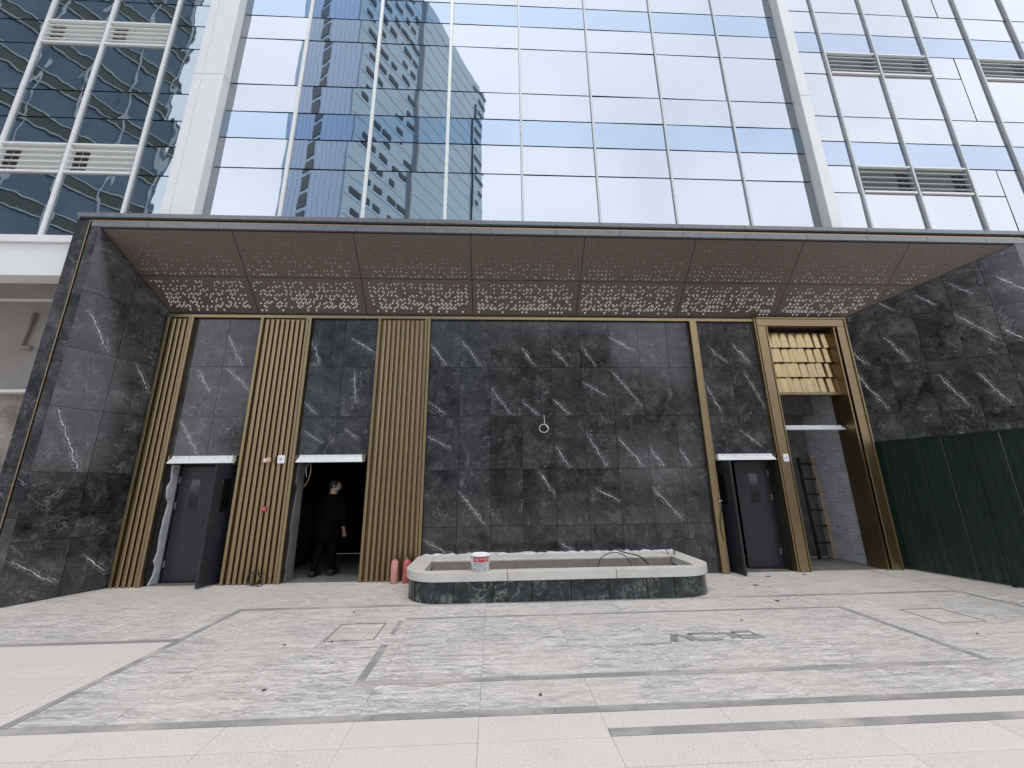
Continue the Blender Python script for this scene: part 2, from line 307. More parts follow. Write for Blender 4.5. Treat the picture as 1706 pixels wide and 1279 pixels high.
# ================================================================== GROUND AND PAVING
gnd = from_py('ground', [(-400, -400, -.06), (400, -400, -.06), (400, 400, -.06), (-400, 400, -.06)], [(0, 1, 2, 3)], 'ground'); tag(gnd, kind='structure')
pav = boxes('pavement', [(-26, 26, -22, 5, -.055, -.022)], 'mortar'); tag(pav, kind='structure')
GAP = .0022
def slab(x0, x1, y0, y1, mat):
    if x1 - x0 < .03 or y1 - y0 < .03: return
    o = box('paving_slab', x0 + GAP / 2, x1 - GAP / 2, y0 + GAP / 2, y1 - GAP / 2, -.022, 0, mat, pav)
    o.location.z -= random.random() * .0015
def field(x0, x1, ys, mat, px=.87, off=-.10, stagger=0.):
    for j in range(len(ys) - 1):
        o = off + (stagger if j % 2 else 0); k = math.ceil((x0 - o) / px - 1e-6); xs = [x0]
        while o + k * px < x1 - .02:
            if o + k * px > x0 + .02: xs.append(o + k * px)
            k += 1
        xs.append(x1)
        for i in range(len(xs) - 1): slab(xs[i], xs[i + 1], ys[j], ys[j + 1], mat)
XL, XR = -3.44, 6.84
field(-8.7, XL, [-4.235, -3.95, -3.665, -3.38, -3.095, -2.81, -2.60], 'beige')                 # left beige field
field(-8.7, XL, [-2.52, -1.92, -1.32, -.66, 0.], 'marble', .87, -.1)
field(XL + .08, XR - .08, [-4.15, -3.65, -3.05, -2.55, -2.06, -1.53], 'marble')
field(XL, XR, [-1.45, -.73, 0.], 'marble')
field(XR, 8.6, [-4.15, -3.5, -2.8, -2.1, -1.45, -.73, 0.], 'marble')
field(-8.7, .77, [-5.67, -5.095, -4.81, -4.525, -4.235], 'beige')
field(.77, 9.6, [-5.67, -5.095, -4.81, -4.52], 'beige')
field(.77, 9.6, [-4.43, -4.235], 'beige')
rest = boxes('pavement_beyond', [(-26, -8.7, -22, 5, -.022, -.001), (8.6, 26, -4.235, 5, -.022, -.001), (9.6, 26, -22, -4.235, -.022, -.001), (-8.7, 9.6, -22, -5.67, -.022, -.001)], 'beige'); tag(rest, kind='structure')
def inlay(x0, x1, y0, y1, along='x', n=1.3):
    a0, a1 = (x0, x1) if along == 'x' else (y0, y1); k = max(1, round((a1 - a0) / n)); s_ = (a1 - a0) / k
    for i in range(k):
        b0, b1 = a0 + i * s_ + .0015, a0 + (i + 1) * s_ - .0015
        box('inlay_strip', *((b0, b1, y0, y1) if along == 'x' else (x0, x1, b0, b1)), -.022, .0006, 'strip', pav)
inlay(-8.7, 9.6, -4.233, -4.152); inlay(.772, 9.6, -4.518, -4.432)
inlay(XL + .003, XL + .077, -4.149, -1.453, 'y'); inlay(XR - .077, XR - .003, -4.149, -1.453, 'y'); inlay(XL + .08, XR - .08, -1.528, -1.453)
inlay(-8.7, XL, -2.597, -2.523)
def flat_strip(x0, x1, y0, y1, z=.002): return box('inlay_strip', x0, x1, y0, y1, 0.0006, z, 'strip', pav)
for x0, x1, y0, y1 in ((-1.16, -1.085, -3.64, -2.86), (-1.15, -1.095, -2.55, -2.12), (4.47, 4.545, -3.64, -2.04), (-1.16, 1.6, -3.72, -3.645), (1.605, 4.545, -3.72, -3.645), (-1.085, 4.47, -2.075, -2.035)): flat_strip(x0, x1, y0, y1)
for (x0, x1, y0, y1) in ((-1.81, -1.28, -2.72, -2.19), (5.14, 5.70, -2.73, -2.23)):          # flush access covers
    fr = boxes('access_cover_frame', [(x0, x1, y0, y0 + .009, .0006, .002), (x0, x1, y1 - .012, y1, .0006, .002), (x0, x0 + .012, y0 + .012, y1 - .012, .0006, .002), (x1 - .012, x1, y0 + .012, y1 - .012, .0006, .002)], 'coverj', pav)
# inlaid lettering, read from the building side
for pts, wd in (([(1.495, -3.064), (1.831, -3.05)], .02), ([(1.958, -2.82), (1.872, -3.019)], .05), ([(1.978, -2.828), (2.035, -2.878), (2.082, -3.014)], .035), ([(2.109, -2.823), (2.133, -3.004), (2.408, -2.997)], .035),
                ([(2.109, -2.823), (2.252, -2.819), (2.396, -2.815), (2.412, -2.869)], .035), ([(2.441, -2.819), (2.534, -2.842), (2.555, -2.98)], .04), ([(2.597, -2.816), (2.808, -2.801), (2.857, -2.975), (2.62, -2.985), (2.597, -2.816)], .04), ([(2.62, -2.909), (2.819, -2.912)], .03)):
    v, f = [], []
    for i, p in enumerate(pts):
        a, b = Vector(pts[max(i - 1, 0)]), Vector(pts[min(i + 1, len(pts) - 1)]); d = (b - a).normalized(); n = Vector((-d.y, d.x)) * wd * .75; q = Vector(p)
        for s_ in (1, -1):
            for z in (.0006, .0026): v.append((*(q + s_ * n), z))
    for i in range(len(pts) - 1):
        a, b = i * 4, i * 4 + 4; f += [(a + 1, a + 3, b + 3, b + 1), (a, a + 1, b + 1, b), (a + 2, b + 2, b + 3, a + 3)]
    from_py('inlaid_letter_stroke', v, f, 'letter', pav)

# ================================================================== OFFICE BUILDING (upper facade)
bld = empty('office_building'); tag(bld, 'glass curtain-walled office block with white fins rising above the stone entrance', 'building')
GY, WY = -.85, -.57
ROWS = [6.36, 7.72, 8.44, 9.11, 9.83, 11.11, 11.79, 12.44, 13.16, 14.5, 15.18, 15.84, 16.55, 17.9]
BLUE = {2, 6, 10}
boxes('building_core', [(-5.53, 6.74, GY + .06, 3.5, 6.2, 18.2), (-14.5, -5.53, WY + .05, 3.5, 6.0, 18.2), (6.74, 17.5, WY + .05, 3.5, 6.2, 18.2)], 'core', bld)
def pane(x0, x1, z0, z1, y, mat, g=.014):
    o = box('glass_pane', x0 + g, x1 - g, y, y + .03, z0 + g, z1 - g, mat, bld)
    o.rotation_euler = (R(random.gauss(0, .17)), 0, R(random.gauss(0, .17)))
    return o
def mullion(x, y, z0, z1, mat, w_=.085, dep=.11): box('mullion', x - w_ / 2, x + w_ / 2, y - dep * .6, y + .05, z0, z1, mat, bld, .006)
cx_ = [-5.53, -4.09, -2.53, -.95, .585, 2.13, 3.70, 5.25, 6.74]
for i in range(8):
    for j in range(len(ROWS) - 1): pane(cx_[i], cx_[i + 1], ROWS[j], ROWS[j + 1], GY, 'glassb' if j in BLUE else 'glass')
for x in cx_[1:-1]: mullion(x, GY, 6.3, 18, 'alu' if x < .5 else 'fin', .065 if x < .5 else .045, .06)
def louvre(x0, x1, z0, z1, y, side):
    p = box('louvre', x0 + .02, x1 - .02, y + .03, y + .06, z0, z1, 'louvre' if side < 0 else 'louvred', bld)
    fr = [(x0 + .03, x1 - .03, y - .04, y + .025, z0 + .005, z0 + .05), (x0 + .03, x1 - .03, y - .04, y + .025, z1 - .04, z1 - .005)]
    for a in fr: q = box('louvre_rail', *a, 'alu', p); q.location -= p.location
    for k in range(4):
        z = z0 + .13 + k * (z1 - z0 - .2) / 3.8
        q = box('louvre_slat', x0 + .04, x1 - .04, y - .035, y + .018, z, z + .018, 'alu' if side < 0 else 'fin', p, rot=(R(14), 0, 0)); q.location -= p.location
    x = x0 + (x1 - x0) * (.17 if side < 0 else .84)
    for k in range(2): q = box('louvre_opening', x - .14 + k * .15, x - .01 + k * .15, y + .024, y + .029, z0 + .10, z1 - .12, 'core', p); q.location -= p.location
    return p
lx = [-13.95, -12.6, -11.3, -9.95, -8.62, -7.24, -6.1]
LR = [6.16] + ROWS[1:]
for i in range(6):
    for j in range(len(LR) - 1):
        if j in (1, 5, 9) and i in (3, 4): louvre(lx[i] + .02, lx[i + 1] - .02, LR[j], LR[j + 1], WY, -1)
        else: pane(lx[i], lx[i + 1], LR[j], LR[j + 1], WY, 'glassl')
for x in lx[1:-1]: mullion(x, WY, 6.16, 18, 'alu', .07, .07)
rx = [6.95, 8.10, 9.42, 10.75, 12.05, 13.40, 14.75, 16.1, 17.4]
for i in range(8):
    j = 0
    for j in range(len(ROWS) - 1):
        m = 'glassrb' if j in BLUE else 'glassr'
        if j in (1, 5, 9) and i in (1, 2, 4, 6): louvre(rx[i] + .02, rx[i + 1] - .02, ROWS[j], ROWS[j + 1], WY, 1)
        elif i in (3, 7) and j in (0, 4, 8):
            xm = rx[i] + .57 * (rx[i + 1] - rx[i]); pane(rx[i], xm, ROWS[j], ROWS[j + 1], WY, m); pane(xm, rx[i + 1], ROWS[j], ROWS[j + 2], WY, m)
        elif i in (3, 7) and j in (1, 5, 9): pane(rx[i], rx[i] + .57 * (rx[i + 1] - rx[i]), ROWS[j], ROWS[j + 1], WY, m)
        else: pane(rx[i], rx[i + 1], ROWS[j], ROWS[j + 1], WY, m)
for x in rx[1:-1]: mullion(x, WY, 6.3, 18, 'fin', .045, .085)
# projecting white piers between the bays, in stacked cladding panels
for z0, z1 in zip([6.3, 9.83, 13.16], [9.83, 13.16, 18]):
    box('pier_cladding', -6.13, -5.955, -1.04, -.5, z0, z1 - .006, 'alu', bld, .008)
    box('pier_cladding', -5.945, -5.53, -1.05, -.5, z0, z1 - .006, 'alu', bld, .008)
    box('pier_cladding', 6.74, 6.97, -1.05, -.5, z0, z1 - .006, 'alu', bld, .008)
# lower edge of the left wing: white beam, soffit, rendered bulkhead, dusty screen
boxes('spandrel_beam', [(-14.5, -7.38, -1.0, -.7, 5.23, 5.86)], 'alu', bld); boxes('beam_capping', [(-14.5, -7.38, -1.05, -.56, 5.865, 6.0)], 'alu', bld)
boxes('undercroft_soffit', [(-14.5, -7.38, -.98, .1, 5.26, 5.36)], 'render', bld)
boxes('bulkhead_wall', [(-14.5, -7.38, .0, .25, 3.42, 5.20)], 'render', bld)
boxes('bulkhead_capping', [(-14.5, -7.38, -.04, .05, 5.205, 5.25)], 'alu', bld)
boxes('bulkhead_trim', [(-14.5, -7.38, -.03, .27, 3.36, 3.415)], 'alu', bld)
boxes('undercroft_screen', [(-14.5, -7.38, .12, .2, 0, 3.36)], 'dusty', bld)
tube('drain_pipe', [(-8.92, -.05, 4.95), (-8.99, -.05, 4.28), (-8.99, -.05, 4.25), (-8.80, -.05, 4.22)], .03, 'render', bld, 8, False)

# ================================================================== ENTRANCE PORTAL
por = empty('entrance_portal'); tag(por, 'recessed entrance lined with black white-veined marble under a sloping perforated ceiling', 'entrance')
ZB, ZF, FY = 4.96, 6.09, -1.17
OPEN = [(-5.87, -4.66, 2.06), (-3.62, -2.33, 2.06), (4.27, 5.50, 2.06), (5.72, 7.22, 4.78)]
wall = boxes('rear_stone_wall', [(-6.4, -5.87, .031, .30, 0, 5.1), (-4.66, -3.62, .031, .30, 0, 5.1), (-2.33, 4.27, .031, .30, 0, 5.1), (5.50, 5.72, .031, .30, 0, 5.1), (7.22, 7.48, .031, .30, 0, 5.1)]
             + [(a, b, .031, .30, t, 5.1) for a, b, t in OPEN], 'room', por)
wall.name = 'stone_wall'
RZ = [0, .86, 1.865, 2.885, 3.87, 4.875]
# vein of each tile: start (x, y from top) -> end, in fractions of the tile
VE = {}
cw, rh = 148, {0: (45, 283), 1: (285, 530), 2: (530, 800), 3: (800, 1088), 4: (1088, 1345)}
c0 = {0: (90, 150), 1: (82, 155), 2: (65, 160), 3: (55, 166), 4: (45, 171)}
for r_, segs in {0: [(90, 165, 175, 275), (240, 145, 345, 275), (545, 180, 608, 278), (695, 190, 775, 275), (845, 175, 918, 278), (990, 125, 1125, 200)],
                 1: [(85, 460, 175, 525), (392, 395, 500, 528), (550, 455, 628, 528), (705, 450, 790, 528), (862, 362, 975, 430), (1012, 300, 1160, 488)],
                 2: [(68, 630, 190, 695), (715, 690, 780, 795), (872, 620, 970, 790), (1030, 640, 1155, 790), (1192, 700, 1255, 790), (1350, 705, 1410, 790)],
                 3: [(224, 905, 365, 1085), (640, 812, 718, 940), (920, 900, 1045, 970), (1218, 900, 1365, 1070)], 4: [(48, 1150, 170, 1220), (740, 1180, 800, 1215)]}.items():
    for x0, y0, x1, y1 in segs:
        a, s_ = c0[r_]; k = int(((x0 + x1) / 2 - a) / s_); t, b = rh[r_]
        VE[(r_, k)] = tuple(min(.999, max(.001, q)) for q in ((x0 - a) / s_ - k, (y0 - t) / (b - t), (x1 - a) / s_ - k, (y1 - t) / (b - t)))
def tile(poly, parent, vein=None, y0=0., y1=.028):
    o = prism('stone_tile', poly, y0, y1, 'stone', parent)
    if vein is None and random.random() < .5:
        a = random.uniform(0, .35); b = random.uniform(.2, .6); vein = (a, b, a + random.uniform(.4, .6), min(.99, b + random.uniform(.28, .5)))
    o.color = vein or (.5, .5, .5, .5)
    return o
g_ = .0034
def rect(x0, x1, z0, z1): return [(x0 + g_, z0 + g_), (x1 - g_, z0 + g_), (x1 - g_, z1 - g_), (x0 + g_, z1 - g_)]
xs = [-1.27 + .609 * k for k in range(9)] + [4.10]
for j in range(5):
    for k in range(9): tile(rect(xs[k], xs[k + 1], RZ[j], RZ[j + 1]), wall, VE.get((4 - j, k), (.5, .5, .5, .5)))
VD = {(-5.92, 4): (.5, .5, .5, .5), (-5.25, 4): (.0, .35, .55, .98), (-5.92, 3): (.35, .05, .75, .5), (-5.25, 3): (.1, .0, .9, .5), (-5.92, 2): (.12, .05, .8, .95),
      (-3.62, 4): (.05, .5, .35, .98), (-2.965, 4): (.2, .4, .98, .72), (-3.62, 3): (.0, .7, .4, .95), (-2.965, 3): (.35, .1, .5, .75)}
for a, m, b in ((-5.92, -5.25, -4.58), (-3.62, -2.965, -2.31), (4.25, 4.88, 5.53)):
    for x0, x1 in ((a, m), (m, b)):
        for j in (2, 3, 4): tile(rect(x0, x1, 2.10 if j == 2 else RZ[j], RZ[j + 1]), wall, VD.get((x0, j)) if x0 < 0 else ((.45, .1, .98, .95) if (j == 3 and x0 > 4.5) else (.05, .3, .5, .95) if j == 3 else None))
def side_wall(x0, y0, x1, y1, cols, label_vein):
    Lw = math.hypot(x1 - x0, y1 - y0); ang = math.atan2(y1 - y0, x1 - x0)
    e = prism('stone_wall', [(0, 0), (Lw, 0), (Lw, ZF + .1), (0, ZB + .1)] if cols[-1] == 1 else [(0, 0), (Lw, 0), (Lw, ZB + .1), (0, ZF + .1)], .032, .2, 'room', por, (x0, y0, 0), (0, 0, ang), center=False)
    n = round(Lw / .61)
    for i in range(n):
        for j in range(6):
            z0, z1 = (RZ + [5.88])[j] if j < 6 else 0, ([*RZ, 5.88, 6.9])[j + 1]
            p = rect(i * Lw / n, (i + 1) * Lw / n, z0, z1)
            s_ = (ZF - ZB) / Lw
            p = clip(p, -s_, 1, ZB - .004) if cols[-1] == 1 else clip(p, s_, 1, ZF - .004)
            if len(p) >= 3: tile(p, e, label_vein.get((i, j)))
            if j == 5:
                p = rect(i * Lw / n, (i + 1) * Lw / n, 5.88, 6.9); p = clip(p, -s_, 1, ZB - .004) if cols[-1] == 1 else clip(p, s_, 1, ZF - .004)
                if len(p) >= 3: tile(p, e)
    return e
LX0, LX1, RX0, RX1 = -6.41, -6.95, 7.48, 10.30
side_wall(LX1, FY, LX0, 0, (0,), {(0, 0): (.1, .3, .9, .75), (0, 1): (.5, .5, .5, .5), (1, 1): (.5, .5, .5, .5), (0, 2): (.15, .02, .8, .97), (1, 2): (.5, .5, .5, .5), (0, 3): (.5, .5, .5, .5), (1, 3): (.45, .05, .95, .6), (0, 4): (.2, .3, .8, .95), (1, 4): (.5, .5, .5, .5)})
side_wall(RX0, 0, RX1, FY, (1,), {(0, 3): (.05, .05, .75, .97), (1, 3): (.5, .5, .5, .5), (2, 3): (.2, .3, .75, .97), (3, 3): (.15, .3, .7, .97), (0, 4): (.0, .6, .5, .97), (1, 4): (.1, .4, .6, .97), (3, 4): (.05, .1, .95, .7), (4, 5): (.3, .4, .9, .8)})
# front frame: left jamb, right jamb, head, each of granite slabs round a brass line
def jamb(x0, x1, xb, tall):
    for z0, z1 in zip([0, 1.2, 2.4, 3.6, 4.8], [1.2, 2.4, 3.6, 4.8, tall]):
        a = [(x0, xb - .02), (xb + .02, x1)]
        for q0, q1 in a: box('jamb_slab', q0, q1, FY, FY + .25, z0, z1 - .004, 'stone', por, .003)
    box('brass_trim', xb - .02, xb - .002, FY - .004, FY + .2, 0, tall, 'brass', por); box('jamb_recess', xb - .002, xb + .02, FY + .03, FY + .2, 0, tall, 'joint', por)
jamb(-7.37, LX1, -7.13, 6.235); jamb(RX1, RX1 + .42, RX1 + .2, 6.235)
boxes('jamb_return', [(-7.375, -7.36, FY + .25, .0, 0, 6.2)], 'fascia', por)
boxes('fascia_core', [(-7.36, RX1 + .42, FY + .02, -.6, 6.12, 6.34)], 'joint', por)
x = -7.37
while x < RX1 + .4:
    x2 = min(x + 1.22, RX1 + .42)
    box('fascia_slab', x, x2 - .005, FY - .03, -.62, 6.285, 6.37, 'fascia', por, .004)
    if x > -7.3 or True: box('fascia_slab', max(x, -7.10), x2 - .005, FY - .01, FY + .10, 6.10, 6.215, 'fascia', por, .004)
    x = x2
boxes('brass_trim', [(-7.13, RX1 + .2, FY - .002, FY + .02, 6.218, 6.236)], 'brass', por)
# sloping perforated ceiling: coordinates (x, s) with s = 0 at the rear wall and 1 at the front lip
SL = math.hypot(FY, ZF - ZB)
def cpt(x, s_, off=0.): nrm = Vector((0, -(ZF - ZB), FY)).normalized() if False else Vector((0, -(ZF - ZB) / SL, FY / SL)); p = Vector((x, FY * s_, ZB + (ZF - ZB) * s_)) ; return p + nrm * off
def cpoly(name, poly, o0, o1, mat, parent):
    n = len(poly); v = [cpt(x, s_, o0) for x, s_ in poly] + [cpt(x, s_, o1) for x, s_ in poly]
    f = [tuple(range(n)), tuple(range(2 * n - 1, n - 1, -1))] + [(i, i + n, (i + 1) % n + n, (i + 1) % n) for i in range(n)]
    o = from_py(name, v, f, mat, parent); fixn(o); return o
lx_ = lambda s_: LX0 + (LX1 - LX0) * s_
rx_ = lambda s_: RX0 + (RX1 - RX0) * s_
cpoly('ceiling_backing', [(lx_(0), 0), (rx_(0), 0), (rx_(1), 1), (lx_(1), 1)], -.06, -.03, 'joint', por)
seams = [-9.0] + [-4.70 + 2.14 * k for k in range(7)] + [13]
rows_s = [(.012, .474), (.474, .985)]
PIT = .0815
for a, b in zip(seams, seams[1:]):
    for s0, s1 in rows_s:
        p = [(a + .006, s0 + .003), (b - .006, s0 + .003), (b - .006, s1 - .003), (a + .006, s1 - .003)]
        p = clip(p, -1, LX1 - LX0, -LX0 - .012); p = clip(p, 1, -(RX1 - RX0), RX0 - .012)
        if len(p) < 3: continue
        pan = cpoly('ceiling_panel', p, -.02, 0, 'ceil', por)
        v, f = [], []
        ds = PIT / SL
        for k in range(20):
            sc0 = .045 + k * ds
            if sc0 < s0 + .02 or sc0 + ds > s1 - .02: continue
            size = PIT * max(.10, .61 - k * .036); prob = max(.2, .62 - k * .022) if k > 0 else .34
            i0 = math.ceil((a - lx_(0)) / PIT)
            for i in range(-10, 230):
                x = LX0 - .35 + i * PIT
                if x < a + .05 or x + PIT > b - .05 or x < lx_(sc0) + .10 or x + PIT > rx_(sc0) - .12: continue
                for half in (0, 1):
                    if random.random() > prob: continue
                    if k == 0 and half == 1: continue
                    u = size; h_ = size / SL; g2 = .004
                    T = [(x + .014, sc0), (x + .014 + u, sc0), (x + .014 + u, sc0 + h_)] if half else [(x, sc0 + .008), (x, sc0 + h_ + .008), (x + u, sc0 + h_ + .008)]
                    if k == 0: T = [(x, sc0 + h_), (x + u, sc0 + h_), (x + u * .5, sc0)]
                    n0 = len(v); v += [cpt(*q, .0005) for q in T] + [cpt(*q, .0035) for q in T]
                    f += [(n0, n0 + 2, n0 + 1), (n0 + 3, n0 + 4, n0 + 5)] + [(n0 + q, n0 + (q + 1) % 3, n0 + 3 + (q + 1) % 3, n0 + 3 + q) for q in range(3)]
        if v: tag(from_py('perforation_pattern', v, f, 'perf', pan), kind='stuff'); fixn(bpy.data.objects[pan.children[0].name])
boxes('brass_trim', [(LX0 + .02, 5.54, -.06, -.001, 4.878, 4.935)], 'brass', por)
boxes('ceiling_shadow_gap', [(LX0, RX0, -.03, .03, 4.937, 4.985)], 'joint', por)
# rooms behind the openings
def room(x0, x1, y1, z1, mat, floor_mat):
    e = boxes('room_lining', [(x0 - .1, x0, .30, y1, 0, z1), (x1, x1 + .1, .30, y1, 0, z1), (x0 - .1, x1 + .1, y1, y1 + .1, 0, z1), (x0 - .1, x1 + .1, .30, y1 + .1, z1, z1 + .1)], mat, por)
    boxes('room_floor', [(x0, x1, 0., y1, -.02, -.004)], floor_mat, por)
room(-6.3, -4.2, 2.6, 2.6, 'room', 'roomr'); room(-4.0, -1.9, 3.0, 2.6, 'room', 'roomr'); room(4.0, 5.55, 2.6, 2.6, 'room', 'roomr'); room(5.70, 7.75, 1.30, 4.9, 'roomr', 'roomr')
boxes('block_wall', [(7.245, 7.60, .31, 1.29, 0, 4.3)], 'block', por)
boxes('concrete_lintel', [(5.72, 7.24, .9, 1.28, 3.05, 3.5)], 'roomr', por)
# ragged plaster on the reveals
def ragged(x, w_, z1, mat='plaster', seed=1):
    rr = random.Random(seed); poly = [(.30, 0), (.30, z1)]; z = z1
    while z > 0: poly.append((.03 + rr.random() * .10, max(z, 0))); z -= .09 + rr.random() * .1
    poly.append((.03, 0))
    o = prism('reveal_plaster', poly, 0, w_, mat, por, (x, 0, 0), (0, 0, R(90)), center=False)
    return o
ragged(-5.84, .03, 2.02, seed=3); ragged(-3.59, .03, 2.02, 'roomr', seed=8)

# ================================================================== BRASS SCREENS
def screen(x0, x1, n, label, zt=4.876):
    e = empty('brass_screen', ((x0 + x1) / 2, 0, 0)); tag(e, label, 'screen', 'ribbed brass screens'); ox = (x0 + x1) / 2
    box('backing_sheet', x0 - ox, x1 - ox, -.012, -.001, 0, zt, 'brass_shade', e)  # groove shade is put into the sheet's darker brass colour
    for a, b in ((x0, x0 + .05), (x1 - .05, x1)): box('edge_frame', a - ox, b - ox, -.085, -.013, 0, zt, 'brass', e, .003)
    box('edge_frame', x1 - .105 - ox, x1 - .062 - ox, -.075, -.013, 0, zt, 'brass', e, .003)
    a, b = x0 + .075, x1 - .13; p = (b - a) / n
    for i in range(n): c = a + (i + .5) * p; box('batten', c - .031 - ox, c + .031 - ox, -.076, -.013, 0, zt - .03, 'brass', e, .013)
    return e
screen(-6.40, -5.90, 3, 'narrow ribbed brass screen against the splayed marble wall at the left')
screen(-4.61, -3.63, 8, 'ribbed brass screen between the two left doorways, red button on it')
screen(-2.31, -1.27, 9, 'widest ribbed brass screen, beside the planter and the extinguishers')
po = empty('brass_post', (4.17, 0, 0)); tag(po, 'slim vertical brass post between marble wall and right double door', 'post')
box('post_face', -.07, .045, -.085, 0, 0, 4.876, 'brass', po, .004); box('post_edge', .05, .08, -.07, 0, 0, 4.876, 'brass', po, .003)
pf = empty('brass_door_surround', (6.5, 0, 0)); tag(pf, 'tall brass frame with corrugated brass panels over the rightmost opening', 'door frame')
for a, b in ((5.53, 5.70), (7.27, 7.44)):
    box('frame_jamb', a - 6.5, b - 6.5, -.11, .05, 0, 4.76 , 'brass', pf, .004)
box('frame_outer_edge', 7.445 - 6.5, 7.475 - 6.5, -.13, .03, 0, 4.95, 'brass', pf, .003); box('frame_outer_edge', 5.495 - 6.5, 5.525 - 6.5, -.09, .03, 0, 4.95, 'brass', pf, .003)
box('frame_head', 5.53 - 6.5, 7.44 - 6.5, -.11, .05, 4.765, 4.92, 'brass', pf, .004); box('frame_outer_edge', 5.53 - 6.5, 7.44 - 6.5, -.13, .03, 4.922, 4.95, 'brass', pf, .003)
box('frame_reveal', 7.19 - 6.5, 7.218 - 6.5, -.1, .31, 0, 4.75, 'brass', pf); box('frame_reveal', 5.722 - 6.5, 5.75 - 6.5, -.1, .3, 0, 4.75, 'brass', pf)
for k in range(4):                                                     # corrugated strips, lapped like shingles
    zt, zb = 4.68 - k * .325, 4.68 - (k + 1) * .325 - .012; v, f = [], []; nx = 120; x0, x1 = 5.752 - 6.5, 7.188 - 6.5
    for i in range(nx + 1):
        x = x0 + (x1 - x0) * i / nx; q = .009 * math.sin(i / nx * 2 * math.pi * 8.0 + k * .9) + .007 * math.sin(i / nx * 2 * math.pi * 2.6 + k * 2.1)
        v += [(x, .10 + q, zt), (x, .055 + q, zb), (x, .07 + q, zb), (x, .115 + q, zt)]
    for i in range(nx): a = i * 4; f += [(a, a + 1, a + 5, a + 4), (a + 1, a + 2, a + 6, a + 5), (a + 2, a + 3, a + 7, a + 6)]
    o = from_py('corrugated_strip', v, f, 'brassb', pf, smooth=False); fixn(o)
box('panel_bottom_rail', 5.752 - 6.5, 7.188 - 6.5, .03, .16, 3.31, 3.362, 'brass', pf); box('panel_backing', 5.752 - 6.5, 7.188 - 6.5, .17, .2, 3.31, 4.75, 'joint', pf)
# header channels over the openings
def header(x0, x1, z, h_, label, y=-.005, n=5):
    e = empty('header_channel', ((x0 + x1) / 2, y, z)); tag(e, label, 'door header', 'white header channels'); hw = (x1 - x0) / 2
    v = []
    for s_ in (-1, 1): v += [(s_ * (hw - .03), -.045, h_), (s_ * (hw - .03), -.05, h_ * .72), (s_ * hw, -.12, .0), (s_ * hw, -.0, .0), (s_ * (hw - .03), 0, h_)]
    f = [(i, (i + 1) % 5, (i + 1) % 5 + 5, i + 5) for i in range(5)] + [(4, 3, 2, 1, 0), (5, 6, 7, 8, 9)]
    fixn(from_py('channel_cover', v, f, 'header', e))
    for i in range(n): x = -hw + (i + .5) * 2 * hw / n; box('channel_clip', x - .006, x + .006, -.06, -.046, h_ * .68, h_ * .8, 'greyp', e)
    for s_ in (-1, 1): box('end_bracket', s_ * (hw + .02) - .015, s_ * (hw + .02) + .015, -.05, 0, .02, h_, 'brass', e)
header(-5.84, -4.71, 2.03, .135, 'white header channel over the leftmost double door'); header(-3.59, -2.40, 2.03, .135, 'white header channel over the dark doorway with the person')
header(4.30, 5.44, 2.00, .12, 'white header channel over the right double door'); header(5.76, 7.16, 2.60, .095, 'thin white header bar across the tall brass-framed opening', .2)

# ================================================================== DOORS
def door(hx, hy, wid, ang, side, label, h_=1.99, win=True, split=None):
    """leaf hinged at (hx, hy); local x runs from hinge to free edge"""
    e = empty('door_leaf', (hx, hy, 0), R(ang)); tag(e, label, 'door', 'slate grey door leaves')
    box('leaf_panel', 0, wid, -.022, .022, .012, h_, 'door', e, .004)
    if win:
        p = box('vision_panel', wid * .36, wid * .36 + .16, -.026, .026, h_ * .60, h_ * .88, 'dglass', e, .002)
        q = box('vision_bead', -.10, .10, -.028, .028, -.30, -.282, 'door', p)
    k = box('lock_plate', wid - .08, wid - .05, -.028, .028, .95, 1.07, 'core', e, .004)
    for z in (.25, h_ - .3, h_ - .75): box('hinge', -.012, .012, -.032, .032, z, z + .11, 'steel', e)
    return e
door(-5.80, .25, .60, 0, 1, 'slate door leaf with a narrow window, shut, at the far left doorway')
door(-4.72, .20, .52, 257, 1, 'slate door leaf swung open against the middle brass screen')
door(4.33, .22, .52, -82, 1, 'slate door leaf swung open beside the slim brass post')
door(5.46, .25, .62, 172, 1, 'slate door leaf with slot window, ajar, right of the open leaf')
for x0, x1 in ((-5.86, -4.67), (4.28, 5.49)):
    boxes('door_frame', [(x0, x0 + .04, .22, .30, 0, 2.05), (x1 - .04, x1, .22, .30, 0, 2.05), (x0 + .04, x1 - .04, .22, .30, 2.01, 2.05)], 'door', por)

# ================================================================== PLANTER
pl = empty('planter', (1.00, -.75, 0)); tag(pl, 'low rounded stone planter with cream coping and black marble plinth', 'planter')
def outline(hw, yf, yb, rad, n=8):
    p = [(-hw, yb)]
    p += [(-hw + rad - rad * math.cos(t * math.pi / 2 / n), yf + rad - rad * math.sin(t * math.pi / 2 / n)) for t in range(n + 1)]
    p += [(hw - rad + rad * math.sin(t * math.pi / 2 / n), yf + rad - rad * math.cos(t * math.pi / 2 / n)) for t in range(n + 1)]
    return p + [(hw, yb)]
def ring(name, o_, i_, z0, z1, mat, lo=0, hi=None):
    n = len(o_); hi = hi or n - 1; v, f = [], []
    for k in range(lo, hi + 1):
        for (x, y) in (o_[k], i_[k]): v += [(x, y, z0), (x, y, z1)]
    m = hi - lo
    for k in range(m):
        a, b = k * 4, k * 4 + 4; f += [(a, b, b + 1, a + 1), (a + 2, a + 3, b + 3, b + 2), (a + 1, b + 1, b + 3, a + 3), (a, a + 2, b + 2, b)]
    f += [(0, 1, 3, 2), (m * 4, m * 4 + 2, m * 4 + 3, m * 4 + 1)]
    ob = from_py(name, v, f, mat, pl); fixn(ob); return ob
HW = 2.31; Yf, Yb = -.76, .745
